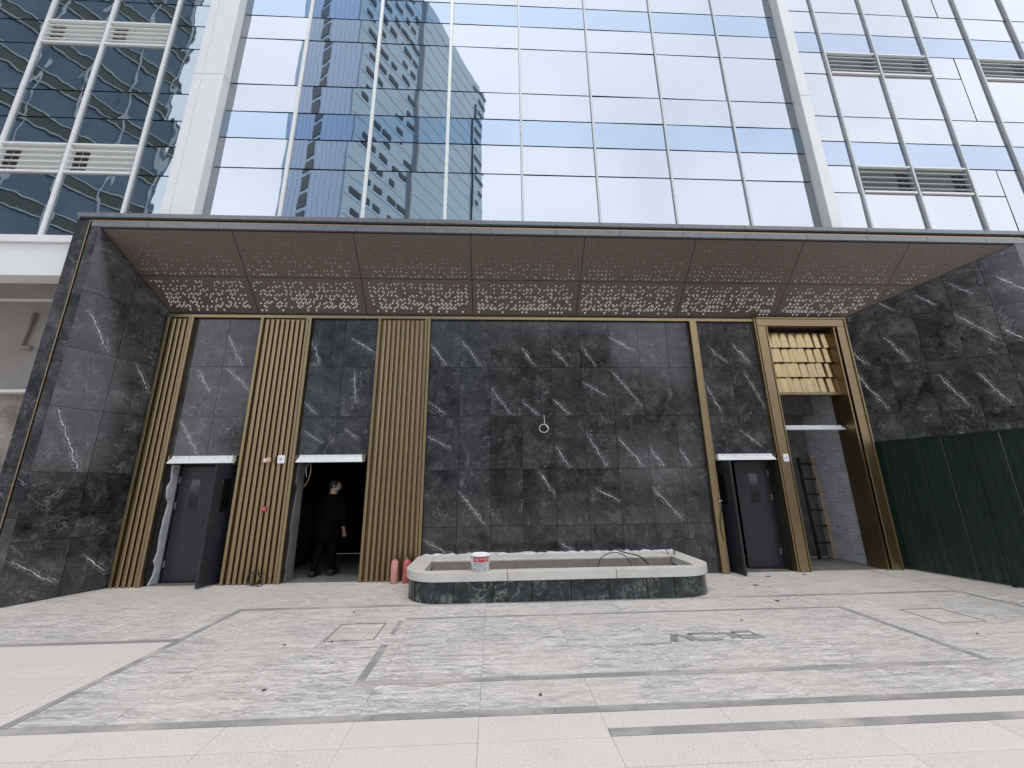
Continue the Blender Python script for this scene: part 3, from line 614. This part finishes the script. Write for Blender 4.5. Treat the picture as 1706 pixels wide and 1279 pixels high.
def cut(p, xa, xb):
    out = []
    for q in p: out.append(q)
    return out
def split_outline(p, cuts):
    """add points on the straight front run so that the ring can be cut into slabs"""
    n = len(p); mid = n // 2; return p[:mid] + [(x, p[mid][1]) for x in cuts] + p[mid:]
cuts = [-.80, .76]
oc = split_outline(outline(HW, Yf, Yb, .55), cuts); ic = split_outline(outline(HW - .30, Yf + .22, Yb, .05), cuts)
def gapped(name, O, I, z0, z1, mat, idx):
    for a, b in zip(idx, idx[1:]):
        O2, I2 = [list(q) for q in O], [list(q) for q in I]
        for k, s_ in ((a, 1), (b, -1)):
            if k not in (0, len(O) - 1): O2[k][0] += s_ * .005; I2[k][0] += s_ * .005
        ring(name, O2, I2, z0, z1, mat, a, b)
mid = 10
gapped('coping_slab', oc, ic, .285, .395, 'cap', [0, 10, 11, len(oc) - 1])
pc = [-1.55, -1.0, -.45, .1, .65, 1.2, 1.6]
op = split_outline(outline(HW - .035, Yf + .035, Yb, .53), pc); ip = split_outline(outline(HW - .10, Yf + .10, Yb, .47), pc)
gapped('plinth_panel', op, ip, 0, .282, 'plinth', [0, 5, 10, 11, 12, 13, 14, 15, 16, 20, len(op) - 1])
box('rear_coping', -HW + .302, HW - .302, .27, Yb, .285, .393, 'cap', pl, .006)
box('trough_fill', -HW + .31, HW - .31, -.53, .262, .03, .24, 'soil', pl); box('trough_lining', -HW + .304, HW - .304, .22, .265, .24, .37, 'soil', pl)
q = random.Random(31); v, f = [], []                                   # rough mortar left along the wall joint
for k in range(61): x = -2.25 + k * .075; d_ = .03 + .09 * q.random(); h_ = .006 + .02 * q.random(); v += [(x, Yb - .001, .394), (x, Yb - .001, .394 + h_ * 1.5), (x, Yb - d_ * .5, .394 + h_), (x, Yb - d_, .394)]
for k in range(60): a = k * 4; f += [(a + 1, a + 2, a + 6, a + 5), (a + 2, a + 3, a + 7, a + 6)]
from_py('mortar_smear', v, f, 'plaster', pl)
# pail on the coping
pa = empty('paint_pail', (-.19, -1.36, .395)); tag(pa, 'white paint pail with a red band standing on the planter coping', 'bucket')
lathe('pail_body', [(.122, 0), (.126, .006), (.129, .21), (.128, .215)], 'pail', pa); lathe('pail_lid', [(.136, .205), (.140, .212), (.139, .228), (.128, .232), (.122, .222), (.02, .220)], 'white', pa)
def arc_label(name, r0, r1, z0, z1, a0, a1, mat, par):
    v, f = [], []; n = 14
    for i in range(n + 1):
        t = a0 + (a1 - a0) * i / n; v += [(r0 * math.cos(t), r0 * math.sin(t), z0), (r1 * math.cos(t), r1 * math.sin(t), z1)]
    return from_py(name, v, [(2 * i, 2 * i + 2, 2 * i + 3, 2 * i + 1) for i in range(n)], mat, par, smooth=True)
arc_label('red_label', .1292, .1306, .135, .20, R(225), R(332), 'red', pa); arc_label('grey_label', .1272, .1292, .02, .13, R(222), R(318), 'greyp', pa)
for a in (236, 250, 268, 284, 300, 316): arc_label('label_print', .1300, .1308, .150 + (a % 5) * .004, .183, R(a), R(a + 6), 'pail', pa)
tube('pail_handle', [(-.133, 0, .19), (-.118, -.075, .10), (0, -.142, .035), (.118, -.075, .10), (.133, 0, .19)], .004, 'steel', pa)

# ================================================================== SMALL THINGS
def extinguisher(x, y, mat, label, tilt):
    e = empty('fire_extinguisher', (x, y, 0)); e.rotation_euler = (0, R(tilt), R(20 * tilt)); tag(e, label, 'extinguisher', 'extinguishers by the screen')
    lathe('cylinder', [(.058, 0), (.064, .012), (.064, .31), (.055, .345), (.03, .37), (.02, .38)], mat, e, seg=20)
    lathe('valve', [(.02, .375), (.02, .40), (.014, .41), (.014, .43)], 'steel', e, seg=12)
    box('lever', -.012, .012, -.075, .03, .425, .436, 'black', e); box('lever', -.012, .012, -.075, .02, .40, .409, 'black', e)
    tube('hose', [(.015, -.01, .40), (.06, -.03, .38), (.075, -.02, .28), (.07, -.01, .16)], .008, 'black', e)
extinguisher(-1.68, -.19, 'pink', 'faded pink extinguisher standing left of the pair by the brass screen', 0)
extinguisher(-1.485, -.17, 'redd', 'redder extinguisher next to the planter corner', 1.2)
def gadget(name, x, y, z, w_, h_, mat, label, cat, extra=None):
    e = empty(name, (x, y, z)); tag(e, label, cat)
    box('housing', -w_ / 2, w_ / 2, -.035, 0, -h_ / 2, h_ / 2, mat, e, .012)
    if extra: box('face_mark', -extra, extra, -.039, -.0352, -extra * .8, extra * 1.2, 'greyp', e)
    return e
gadget('control_box', -3.85, -.088, 2.085, .13, .15, 'white', 'white control box high on the middle brass screen', 'control box', .018)
gadget('control_box', 5.62, -.112, 2.03, .11, .15, 'white', 'white control box on the brass frame right of the double door', 'control box', .014)
ab = gadget('alarm_button', -4.03, -.088, 1.225, .085, .085, 'red', 'small red call button on the middle brass screen', 'alarm button'); lathe('push_disc', [(.026, 0), (.026, .012), (.02, .016)], 'redd', ab, (0, -.035, 0), 16, (R(90), 0, 0))
tp = empty('taped_connector', (-4.09, -.09, 2.075)); tag(tp, 'orange taped wire end beside the white control box', 'wire end')
box('wrap', -.03, .06, -.04, 0, -.045, .045, 'peach', tp, .014); box('wrap_band', -.07, -.032, -.035, 0, -.04, .03, 'white', tp, .01); tube('lead', [(-.05, -.02, -.03), (-.02, -.045, -.05), (.03, -.045, -.03), (.07, -.02, -.02)], .006, 'peach', tp)
def loop(c, rr, turns, plane='xz', n=14, jit=.006, seed=0):
    q = random.Random(seed); pts = []
    for i in range(int(n * turns) + 1):
        t = i / n * 2 * math.pi; r_ = rr * (1 + q.uniform(-.06, .06)); pts.append((c[0] + r_ * math.cos(t), c[1] + q.uniform(-jit, jit) - .004 * (i / n), c[2] + r_ * .92 * math.sin(t)))
    return pts
cw_ = empty('wire_coil', (.985, -.01, 2.90)); tag(cw_, 'thin white wire looped into a ring on the marble wall', 'wire'); tube('wire', [(.0, 0, 0), (.005, -.02, -.10), (.012, -.02, -.18)] + loop((-.01, -.02, -.265), .085, 2.1, seed=2), .006, 'white', cw_)
ck = empty('cable_coil', (-4.02, -.14, .0)); tag(ck, 'coil of black cable leaning at the foot of the middle brass screen', 'cable'); tube('cable', loop((0, 0, .115), .105, 4.2, seed=5, jit=.02) + [(.16, -.03, .012), (.10, -.08, .012)], .009, 'black', ck); 
for k, (pts, lab) in enumerate((([(1.86, -.005, .86), (1.87, -.06, .72), (2.02, -.25, .55), (2.20, -.42, .46), (2.42, -.62, .42), (2.50, -.80, .32)], 'black cable dropping from the marble wall into the planter'),
                                ([(1.66, -.85, .31), (1.74, -.8, .44), (1.95, -.72, .50), (2.14, -.7, .45), (2.24, -.75, .31)], 'thin black cable arching over the planter trough'),
                                ([(3.06, -.45, .31), (3.02, -.3, .45), (3.0, -.12, .62), (3.02, -.02, .68)], 'short cable standing up at the right end of the planter'),
                                ([(3.05, -.5, .31), (3.16, -.35, .50), (3.36, -.22, .58), (3.62, -.12, .60)], 'cable pair bending right over the planter end'))):
    c = empty('planter_cable', pts[0]); tag(c, lab, 'cable', 'cables in the planter'); tube('cable', [tuple(Vector(p) - Vector(pts[0])) for p in pts], .011 if k in (0, 3) else .007, 'black', c)
hw_ = empty('hanging_wire', (-3.38, .02, 2.02)); tag(hw_, 'thin wires dangling below the header of the dark doorway', 'wire'); tube('wire', [(0, 0, 0), (.02, .01, -.15), (-.02, .02, -.32), (-.08, .02, -.42)], .004, 'peach', hw_); tube('wire', [(-.03, 0, 0), (-.07, .01, -.1), (-.05, .02, -.25)], .004, 'plaster', hw_)
pw = empty('post_wire', (4.17, -.09, 1.25)); tag(pw, 'dark wire hanging down the slim brass post', 'wire'); tube('wire', [(.02, 0, .0), (.05, -.03, .02), (.06, -.02, -.1), (.0, -.01, -.4), (.02, 0, -.7)], .006, 'black', pw); tube('wire_end', [(.02, -.01, .0), (.08, -.03, .01)], .008, 'white', pw)
rng = random.Random(4)
for i, (x, y) in enumerate([(3.9, -1.74), (2.95, -2.45), (5.14, -3.07), (4.15, -.9), (4.3, -1.02), (-1.86, -3.74), (-1.82, -1.74), (-2.18, -2.79), (.37, -3.97), (5.46, -.27), (-1.71, -2.74), (4.75, -.35)]):
    r_ = .05 if i in (0, 3, 9, 11) else .025; n = 7; v = [(0, 0, .012)] + [(r_ * rng.uniform(.6, 1.2) * math.cos(6.283 * k / n), r_ * rng.uniform(.3, .7) * math.sin(6.283 * k / n), rng.uniform(.001, .009)) for k in range(n)]
    o = from_py('litter_scrap', v, [(0, k + 1, (k + 1) % n + 1) for k in range(n)], 'leafd', None, (x, y, .001), (0, 0, rng.uniform(0, 3))); tag(o, 'small dark scrap of litter lying on the pale paving', 'litter', 'scraps on the paving')
wb = empty('white_board', (-8.72, -.02, 1.56)); tag(wb, 'white board edge fixed low under the left wing, at the photo edge', 'board'); box('board_face', -.32, .12, -.03, 0, 0, .21, 'white', wb, .004); box('board_frame', -.34, .14, -.025, .01, -.03, -.002, 'alu', wb)
# chips of mortar swept against the foot of the walls
q = random.Random(77); v, f = [], []
for x0, x1, y0, y1, n in ((-6.3, -5.9, -.16, -.1, 14), (-4.6, -3.6, -.2, -.1, 24), (-2.3, -1.3, -.2, -.1, 20), (3.4, 4.2, -.3, -.02, 60), (4.3, 7.3, -.35, -.12, 70), (-1.3, 3.3, -1.66, -1.53, 40), (-5.8, -2.4, -.25, .1, 40), (7.2, 7.7, -.6, -.1, 30)):
    for _ in range(n):
        x, y, r_ = q.uniform(x0, x1), q.uniform(y0, y1), q.uniform(.004, .016); b = len(v)
        v += [(x + r_ * q.uniform(.5, 1.2) * math.cos(a), y + r_ * q.uniform(.5, 1.2) * math.sin(a), .001) for a in (0, 1.7, 3.2, 4.8)] + [(x, y, r_ * q.uniform(.5, 1.))]
        f += [(b, b + 1, b + 4), (b + 1, b + 2, b + 4), (b + 2, b + 3, b + 4), (b + 3, b, b + 4)]
tag(from_py('mortar_grit', v, f, 'plaster'), 'pale mortar grit lying along the foot of the walls', 'grit', kind='stuff')
# ladder and plank in the tall opening
la = empty('ladder', (7.06, 1.04, 0)); la.rotation_euler = (R(-4), R(2), R(8)); tag(la, 'timber ladder leaning inside the tall brass-framed opening', 'ladder')
box('rail', .10, .17, -.03, .03, 0, 2.15, 'timber', la, .004); box('rail', -.26, -.22, -.03, .03, 0, 2.1, 'room', la, .004)
for k in range(6): box('rung', -.22, .10, -.015, .015, .3 + k * .33, .34 + k * .33, 'room', la)
pk = box('plank', 6.05, 6.12, 1.17, 1.2, 0.01, 1.3, 'plaster', None, .003, (R(-5), 0, 0)); pk.name = 'plank'; tag(pk, 'thin pale plank stood on end deep inside the tall opening', 'plank')

# ================================================================== FENCE (green hoarding)
fe = empty('site_fence', (7.56, .02, 0), math.atan2(-1.64, .33)); tag(fe, 'dark green ribbed site hoarding standing in front of the right marble wall', 'fence')
for k in range(14):
    a = k * .36; box('fence_panel', a, a + .352, .0, .02, .02, 2.30, 'green', fe)
    for d_, hh in ((.05, .012), (.17, .012), (.29, .012)):
        prism('panel_rib', [(a + d_ - .011, 0), (a + d_ - .005, .010), (a + d_ + .005, .010), (a + d_ + .011, 0)], .03, 2.28, 'greenl', fe, (0, 0, 0), (R(90), 0, 0), center=False)
    if k % 4 == 0: box('fence_post', a - .025, a + .025, .022, .07, 0, 2.32, 'greenl', fe)
box('top_rail', 0, 14 * .36, -.012, .03, 2.301, 2.335, 'green', fe)

# ================================================================== PERSON
def skin_obj(name, V, E_, rad, mat, parent, sub=2, root=0):
    me = bpy.data.meshes.new(name); me.from_pydata(V, E_, []); me.materials.append(M[mat])
    o = link(bpy.data.objects.new(name, me), parent); md = o.modifiers.new('skin', 'SKIN'); md.use_smooth_shade = True
    for i, sv in enumerate(me.skin_vertices[0].data):
        r_ = rad[i]; sv.radius = r_ if isinstance(r_, tuple) else (r_, r_); sv.use_root = i == root
    sm = o.modifiers.new('sub', 'SUBSURF'); sm.levels = sm.render_levels = sub
    return o
pe = empty('person', (-3.14, .58, 0), R(-14)); pe.scale = (1.05, 1.05, 1.05); tag(pe, 'person in a long black coat stepping into the dark doorway, head turned right', 'person')
V = [(0, 0, .86), (0, .0, 1.02), (0, .01, 1.18), (0, .02, 1.32), (0, .02, 1.40), (0.01, .03, 1.47), (.015, .035, 1.56),
     (-.09, 0, .82), (-.11, -.05, .46), (-.13, -.16, .09), (-.13, -.08, .03), (.09, 0, .82), (.10, .02, .46), (.11, .02, .08), (.12, .13, .03),
     (-.17, .02, 1.31), (-.23, .0, 1.05), (-.22, .06, .82), (-.21, .09, .73), (.17, .02, 1.31), (.24, .0, 1.05), (.23, .08, .83), (.22, .12, .74)]
E_ = [(0, 1), (1, 2), (2, 3), (3, 4), (4, 5), (5, 6), (0, 7), (7, 8), (8, 9), (9, 10), (0, 11), (11, 12), (12, 13), (13, 14), (3, 15), (15, 16), (16, 17), (17, 18), (3, 19), (19, 20), (20, 21), (21, 22)]
rd = [.13, .12, .13, .12, .055, .075, .07, .085, .058, .042, .04, .085, .058, .042, .04, .06, .042, .032, (.035, .018), .06, .042, .032, (.035, .018)]
for hx, hy, hz, hi, sg in ((-.21, .09, .73, 18, 1), (.22, .12, .74, 22, -1)):
    for k, (fx, ln) in enumerate(((-.028, .07), (-.01, .08), (.009, .075), (.026, .06))):
        b = len(V); V += [(hx + fx, hy + .015, hz - .04), (hx + fx, hy + .035, hz - .04 - ln)]; E_ += [(hi, b), (b, b + 1)]; rd += [.009, .008]
    b = len(V); V += [(hx + sg * .035, hy + .03, hz - .01), (hx + sg * .04, hy + .055, hz - .045)]; E_ += [(hi, b), (b, b + 1)]; rd += [.010, .009]
skin_obj('body', V, E_, rd, 'skin', pe)
skin_obj('coat', [(0, 0, 1.0), (0, .01, 1.17), (0, .02, 1.31), (.0, .02, 1.40), (0, 0, .80), (0, -.01, .50), (-.18, .02, 1.31), (-.25, .0, 1.05), (-.235, .06, .80), (.18, .02, 1.31), (.26, .0, 1.05), (.245, .08, .81)],
         [(0, 1), (1, 2), (2, 3), (0, 4), (4, 5), (2, 6), (6, 7), (7, 8), (2, 9), (9, 10), (10, 11)], [(.23, .16), (.22, .16), (.18, .14), .085, (.25, .19), (.26, .21), .095, .068, .055, .085, .068, .055], 'coat', pe)
skin_obj('trousers', [(0, 0, .84), (-.09, 0, .80), (-.11, -.05, .46), (-.13, -.17, .05), (.09, 0, .80), (.10, .02, .46), (.11, .02, .05)], [(0, 1), (1, 2), (2, 3), (0, 4), (4, 5), (5, 6)], [.14, .10, .078, .065, .10, .078, .065], 'trouser', pe)
for (x, y, yy) in ((-.13, -.18, -.02), (.11, .0, .18)):
    o = box('shoe', x - .055, x + .055, y - .05, yy + .03, .004, .10, 'black', pe, .02)
hd = (.015, .035, 1.545)
def blob(name, c, rr, mat, par, zmin=-1, rot=(0, 0, 0), fn=None):
    bm = bmesh.new(); bmesh.ops.create_uvsphere(bm, u_segments=20, v_segments=14, radius=1)
    for v in bm.verts:
        if fn: v.co = fn(v.co)
        v.co = Vector((v.co.x * rr[0], v.co.y * rr[1], v.co.z * rr[2]))
    me = bpy.data.meshes.new(name); bm.to_mesh(me); bm.free(); me.materials.append(M[mat]); me.polygons.foreach_set('use_smooth', [True] * len(me.polygons))
    o = bpy.data.objects.new(name, me); o.location = c; o.rotation_euler = rot; return link(o, par)
hr = R(-62)                                                           # the head looks to the right
he = blob('head', hd, (.075, .095, .115), 'skin', pe, rot=(0, 0, hr), fn=lambda c: Vector((c.x * (1 if c.z > -.2 else 1 + .3 * (c.z + .2)), c.y * (1 if c.z > -.2 else 1 + .2 * (c.z + .2)), c.z)))
blob('nose', (0, .097, -.012), (.013, .02, .022), 'skin', he); 
for s_ in (-1, 1): blob('ear', (s_ * .076, -.01, -.005), (.012, .022, .032), 'skin', he); blob('eye', (s_ * .03, .086, .012), (.012, .008, .008), 'hair', he)
blob('mouth', (0, .09, -.055), (.024, .008, .006), 'redd', he)
blob('hair', (0, -.018, .022), (.092, .106, .112), 'hair', he, fn=lambda c: Vector((c.x, min(c.y, .62 + .3 * c.z), max(c.z, -.75))))
blob('face_mask', (0, .045, -.05), (.062, .06, .05), 'mask', he)

# ================================================================== WHAT STANDS BEHIND THE VIEWER (seen in the glass and the polished stone)
def mirrored(xc, yc):                                                 # a point seen at (xc, yc) from the viewer in the glass stands in front of it
    return Vector((xc, 2 * GY - (yc - CAM_D)))
tw = empty('glass_tower', (0, 0, 0)); tag(tw, 'tall blue glass tower mirrored in the central curtain wall', 'tower')
C0, C1 = mirrored(-21.2, 47.9), mirrored(-2.7, 80.5); dB = (C1 - C0).normalized(); nA = Vector((-.869, -.495)).normalized()
dA = Vector((-.869, -.495)); C2 = C0 + dA * 15.5; C3 = C1 + dA * 15.5; T = 100.
fixn(from_py('tower_block', [(*p, z) for z in (0, T) for p in (C0, C1, C3, C2)], [(0, 1, 5, 4), (1, 2, 6, 5), (2, 3, 7, 6), (3, 0, 4, 7), (4, 5, 6, 7)], 'tteal', tw))
def on_face(name, p0, d, out, s0, s1, z0, z1, dep, mat, par, back=.05):
    a, b = p0 + d * s0, p0 + d * s1
    v = [(*(q + out * o_), z) for z in (z0, z1) for q, o_ in ((a, dep), (b, dep), (b, -back), (a, -back))]
    o = from_py(name, v, [(0, 1, 2, 3), (4, 7, 6, 5), (0, 4, 5, 1), (1, 5, 6, 2), (2, 6, 7, 3), (3, 7, 4, 0)], mat, par); fixn(o); return o
oB = Vector((dB.y, -dB.x)); oB = oB if oB.dot(-C0) > 0 or True else -oB
if oB.dot(Vector((0, 0)) - (C0 + C1) / 2) < 0: oB = -oB
oA = -dB
on_face('facade_skin', C0, dA, oA, .3, 15.2, 2, T - 1, .12, 'tblue', tw)
for k in range(13): on_face('facade_fin', C0, dA, oA, .4 + k * 1.2, .46 + k * 1.2, 2, T - 1, .15, 'tteal', tw)
for k in range(29):
    z = 2 + k * 3.4; on_face('service_opening', C0, dA, oA, 8.0, 9.9, z, z + 2.6, .2, 'tdark', tw)
    on_face('floor_joint', C0, dB, oB, .2, 37.2, z + 3.0, z + 3.12, .05, 'tblue', tw)
on_face('facade_recess', C0, dB, oB, 13.3, 14.2, 2, T, .08, 'trec', tw); on_face('facade_edge', C0, dB, oB, 14.45, 14.8, 2, T, .4, 'lfin', tw); on_face('facade_edge', C0, dB, oB, 33.0, 33.2, 2, T - 8, .3, 'tdark', tw)
q = random.Random(11)
for k in range(29):
    for s_ in (1.2, 3.8, 6.4, 9.2, 11.4, 34.2, 35.9):
        if q.random() < .72: a = s_ + q.uniform(-.3, .3); on_face('vent_sash', C0, dB, oB, a, a + q.uniform(1.1, 2.1), 2 + k * 3.4 + .3, 2 + k * 3.4 + 1.3, .12, 'tdark', tw)
nb = empty('neighbour_block'); tag(nb, 'dark glass block with olive floor bands mirrored in the left wing', 'building')
P0 = mirrored(-35.5, 36); Q0 = P0 - dB * 56; H_ = 84
fixn(from_py('block_mass', [(*p, z) for z in (0, H_) for p in (P0, Q0, Q0 + Vector((-22, 0)), P0 + Vector((-22, 0)))], [(0, 1, 5, 4), (1, 2, 6, 5), (2, 3, 7, 6), (3, 0, 4, 7), (4, 5, 6, 7)], 'lglass', nb))
oN = Vector((dB.y, -dB.x)); oN = oN if oN.dot(-P0) > 0 else -oN
for k in range(19):
    z = 3 + k * 4.2; on_face('floor_band', P0, -dB, oN, 0, 55.8, z, z + 1.1, .10, 'lband', nb); on_face('band_edge', P0, -dB, oN, 0, 55.8, z + 1.12, z + 1.24, .2, 'lfin', nb); on_face('band_edge', P0, -dB, oN, 0, 55.8, z - .14, z - .02, .2, 'lfin', nb)
for k in range(19): on_face('facade_fin', P0, -dB, oN, .3 + k * 2.9, .5 + k * 2.9, 0, H_, .35, 'lfin', nb)
def lowrise(xa, xb, yc, h_, label):
    e = empty('low_block'); tag(e, label, 'building', 'low blocks across the plaza'); a, b = mirrored(xa, yc), mirrored(xb, yc)
    boxes('block_walls', [(a.x, b.x, a.y - 14, a.y, 0, h_)], 'stucco', e); boxes('roof_parapet', [(a.x - .2, b.x + .2, a.y - 14.2, a.y + .2, h_, h_ + .7)], 'stucco', e)
    for z in range(1, int(h_ / 3.4)):
        n = int((b.x - a.x) / 3)
        for i in range(n): box('window', a.x + 1 + i * 3, a.x + 2.7 + i * 3, a.y - .05, a.y + .04, z * 3.4, z * 3.4 + 1.8, 'tdark', e)
lowrise(-2, 21, 62, 27, 'grey mid-rise block opposite, faintly mirrored in the middle of the polished marble')
lowrise(40, 78, 60, 32, 'long grey block opposite, toward the right of the plaza')
def tree(x, y, h_, seed, label):
    q = random.Random(seed); e = empty('street_tree', (x, y, 0)); tag(e, label, 'tree', 'trees across the plaza')
    tube('trunk', [(0, 0, -.05), (.1, .05, h_ * .25), (0, .1, h_ * .5), (.15, 0, h_ * .8)], [.2, .16, .11, .04], 'bark', e, 8)
    v, f = [], []; clumps = []
    for k in range(9):
        a = q.uniform(0, 6.28); l = q.uniform(.2, .36) * h_; z0 = h_ * q.uniform(.35, .6); c = (l * .8 * math.cos(a), l * .8 * math.sin(a), z0 + l * .75); clumps.append(c); tube('limb', [(0.05, .05, z0), (c[0] * .5, c[1] * .5, z0 + l * .5), c], [.07, .045, .02], 'bark', e, 5)
    clumps += [(q.gauss(0, .12) * h_, q.gauss(0, .12) * h_, h_ * q.uniform(.62, .98)) for _ in range(7)]
    for c in clumps:
        for _ in range(130):
            p = Vector(c) + Vector((q.gauss(0, .075), q.gauss(0, .075), q.gauss(0, .06))) * h_; a = Vector((q.gauss(0, 1), q.gauss(0, 1), q.gauss(0, .5))).normalized() * .16; b = a.orthogonal().normalized() * .09
            n = len(v); v += [p - a, p + b, p + a, p - b]; f.append((n, n + 1, n + 2, n + 3))
    from_py('crown', v, f, 'leaf', e)
for i, (xc, yc, h_, lab) in enumerate(((10.5, 29, 11, 'tallest plaza tree, mirrored in the right end of the marble wall'), (14.5, 31, 9.5, 'bushy plaza tree right of the tallest one'), (19, 36, 12, 'far plaza tree at the right of the row'), (-20, 34, 8, 'lone plaza tree before the dark glass block'))):
    p = mirrored(xc, yc); tree(p.x, p.y, h_, 20 + i, lab)
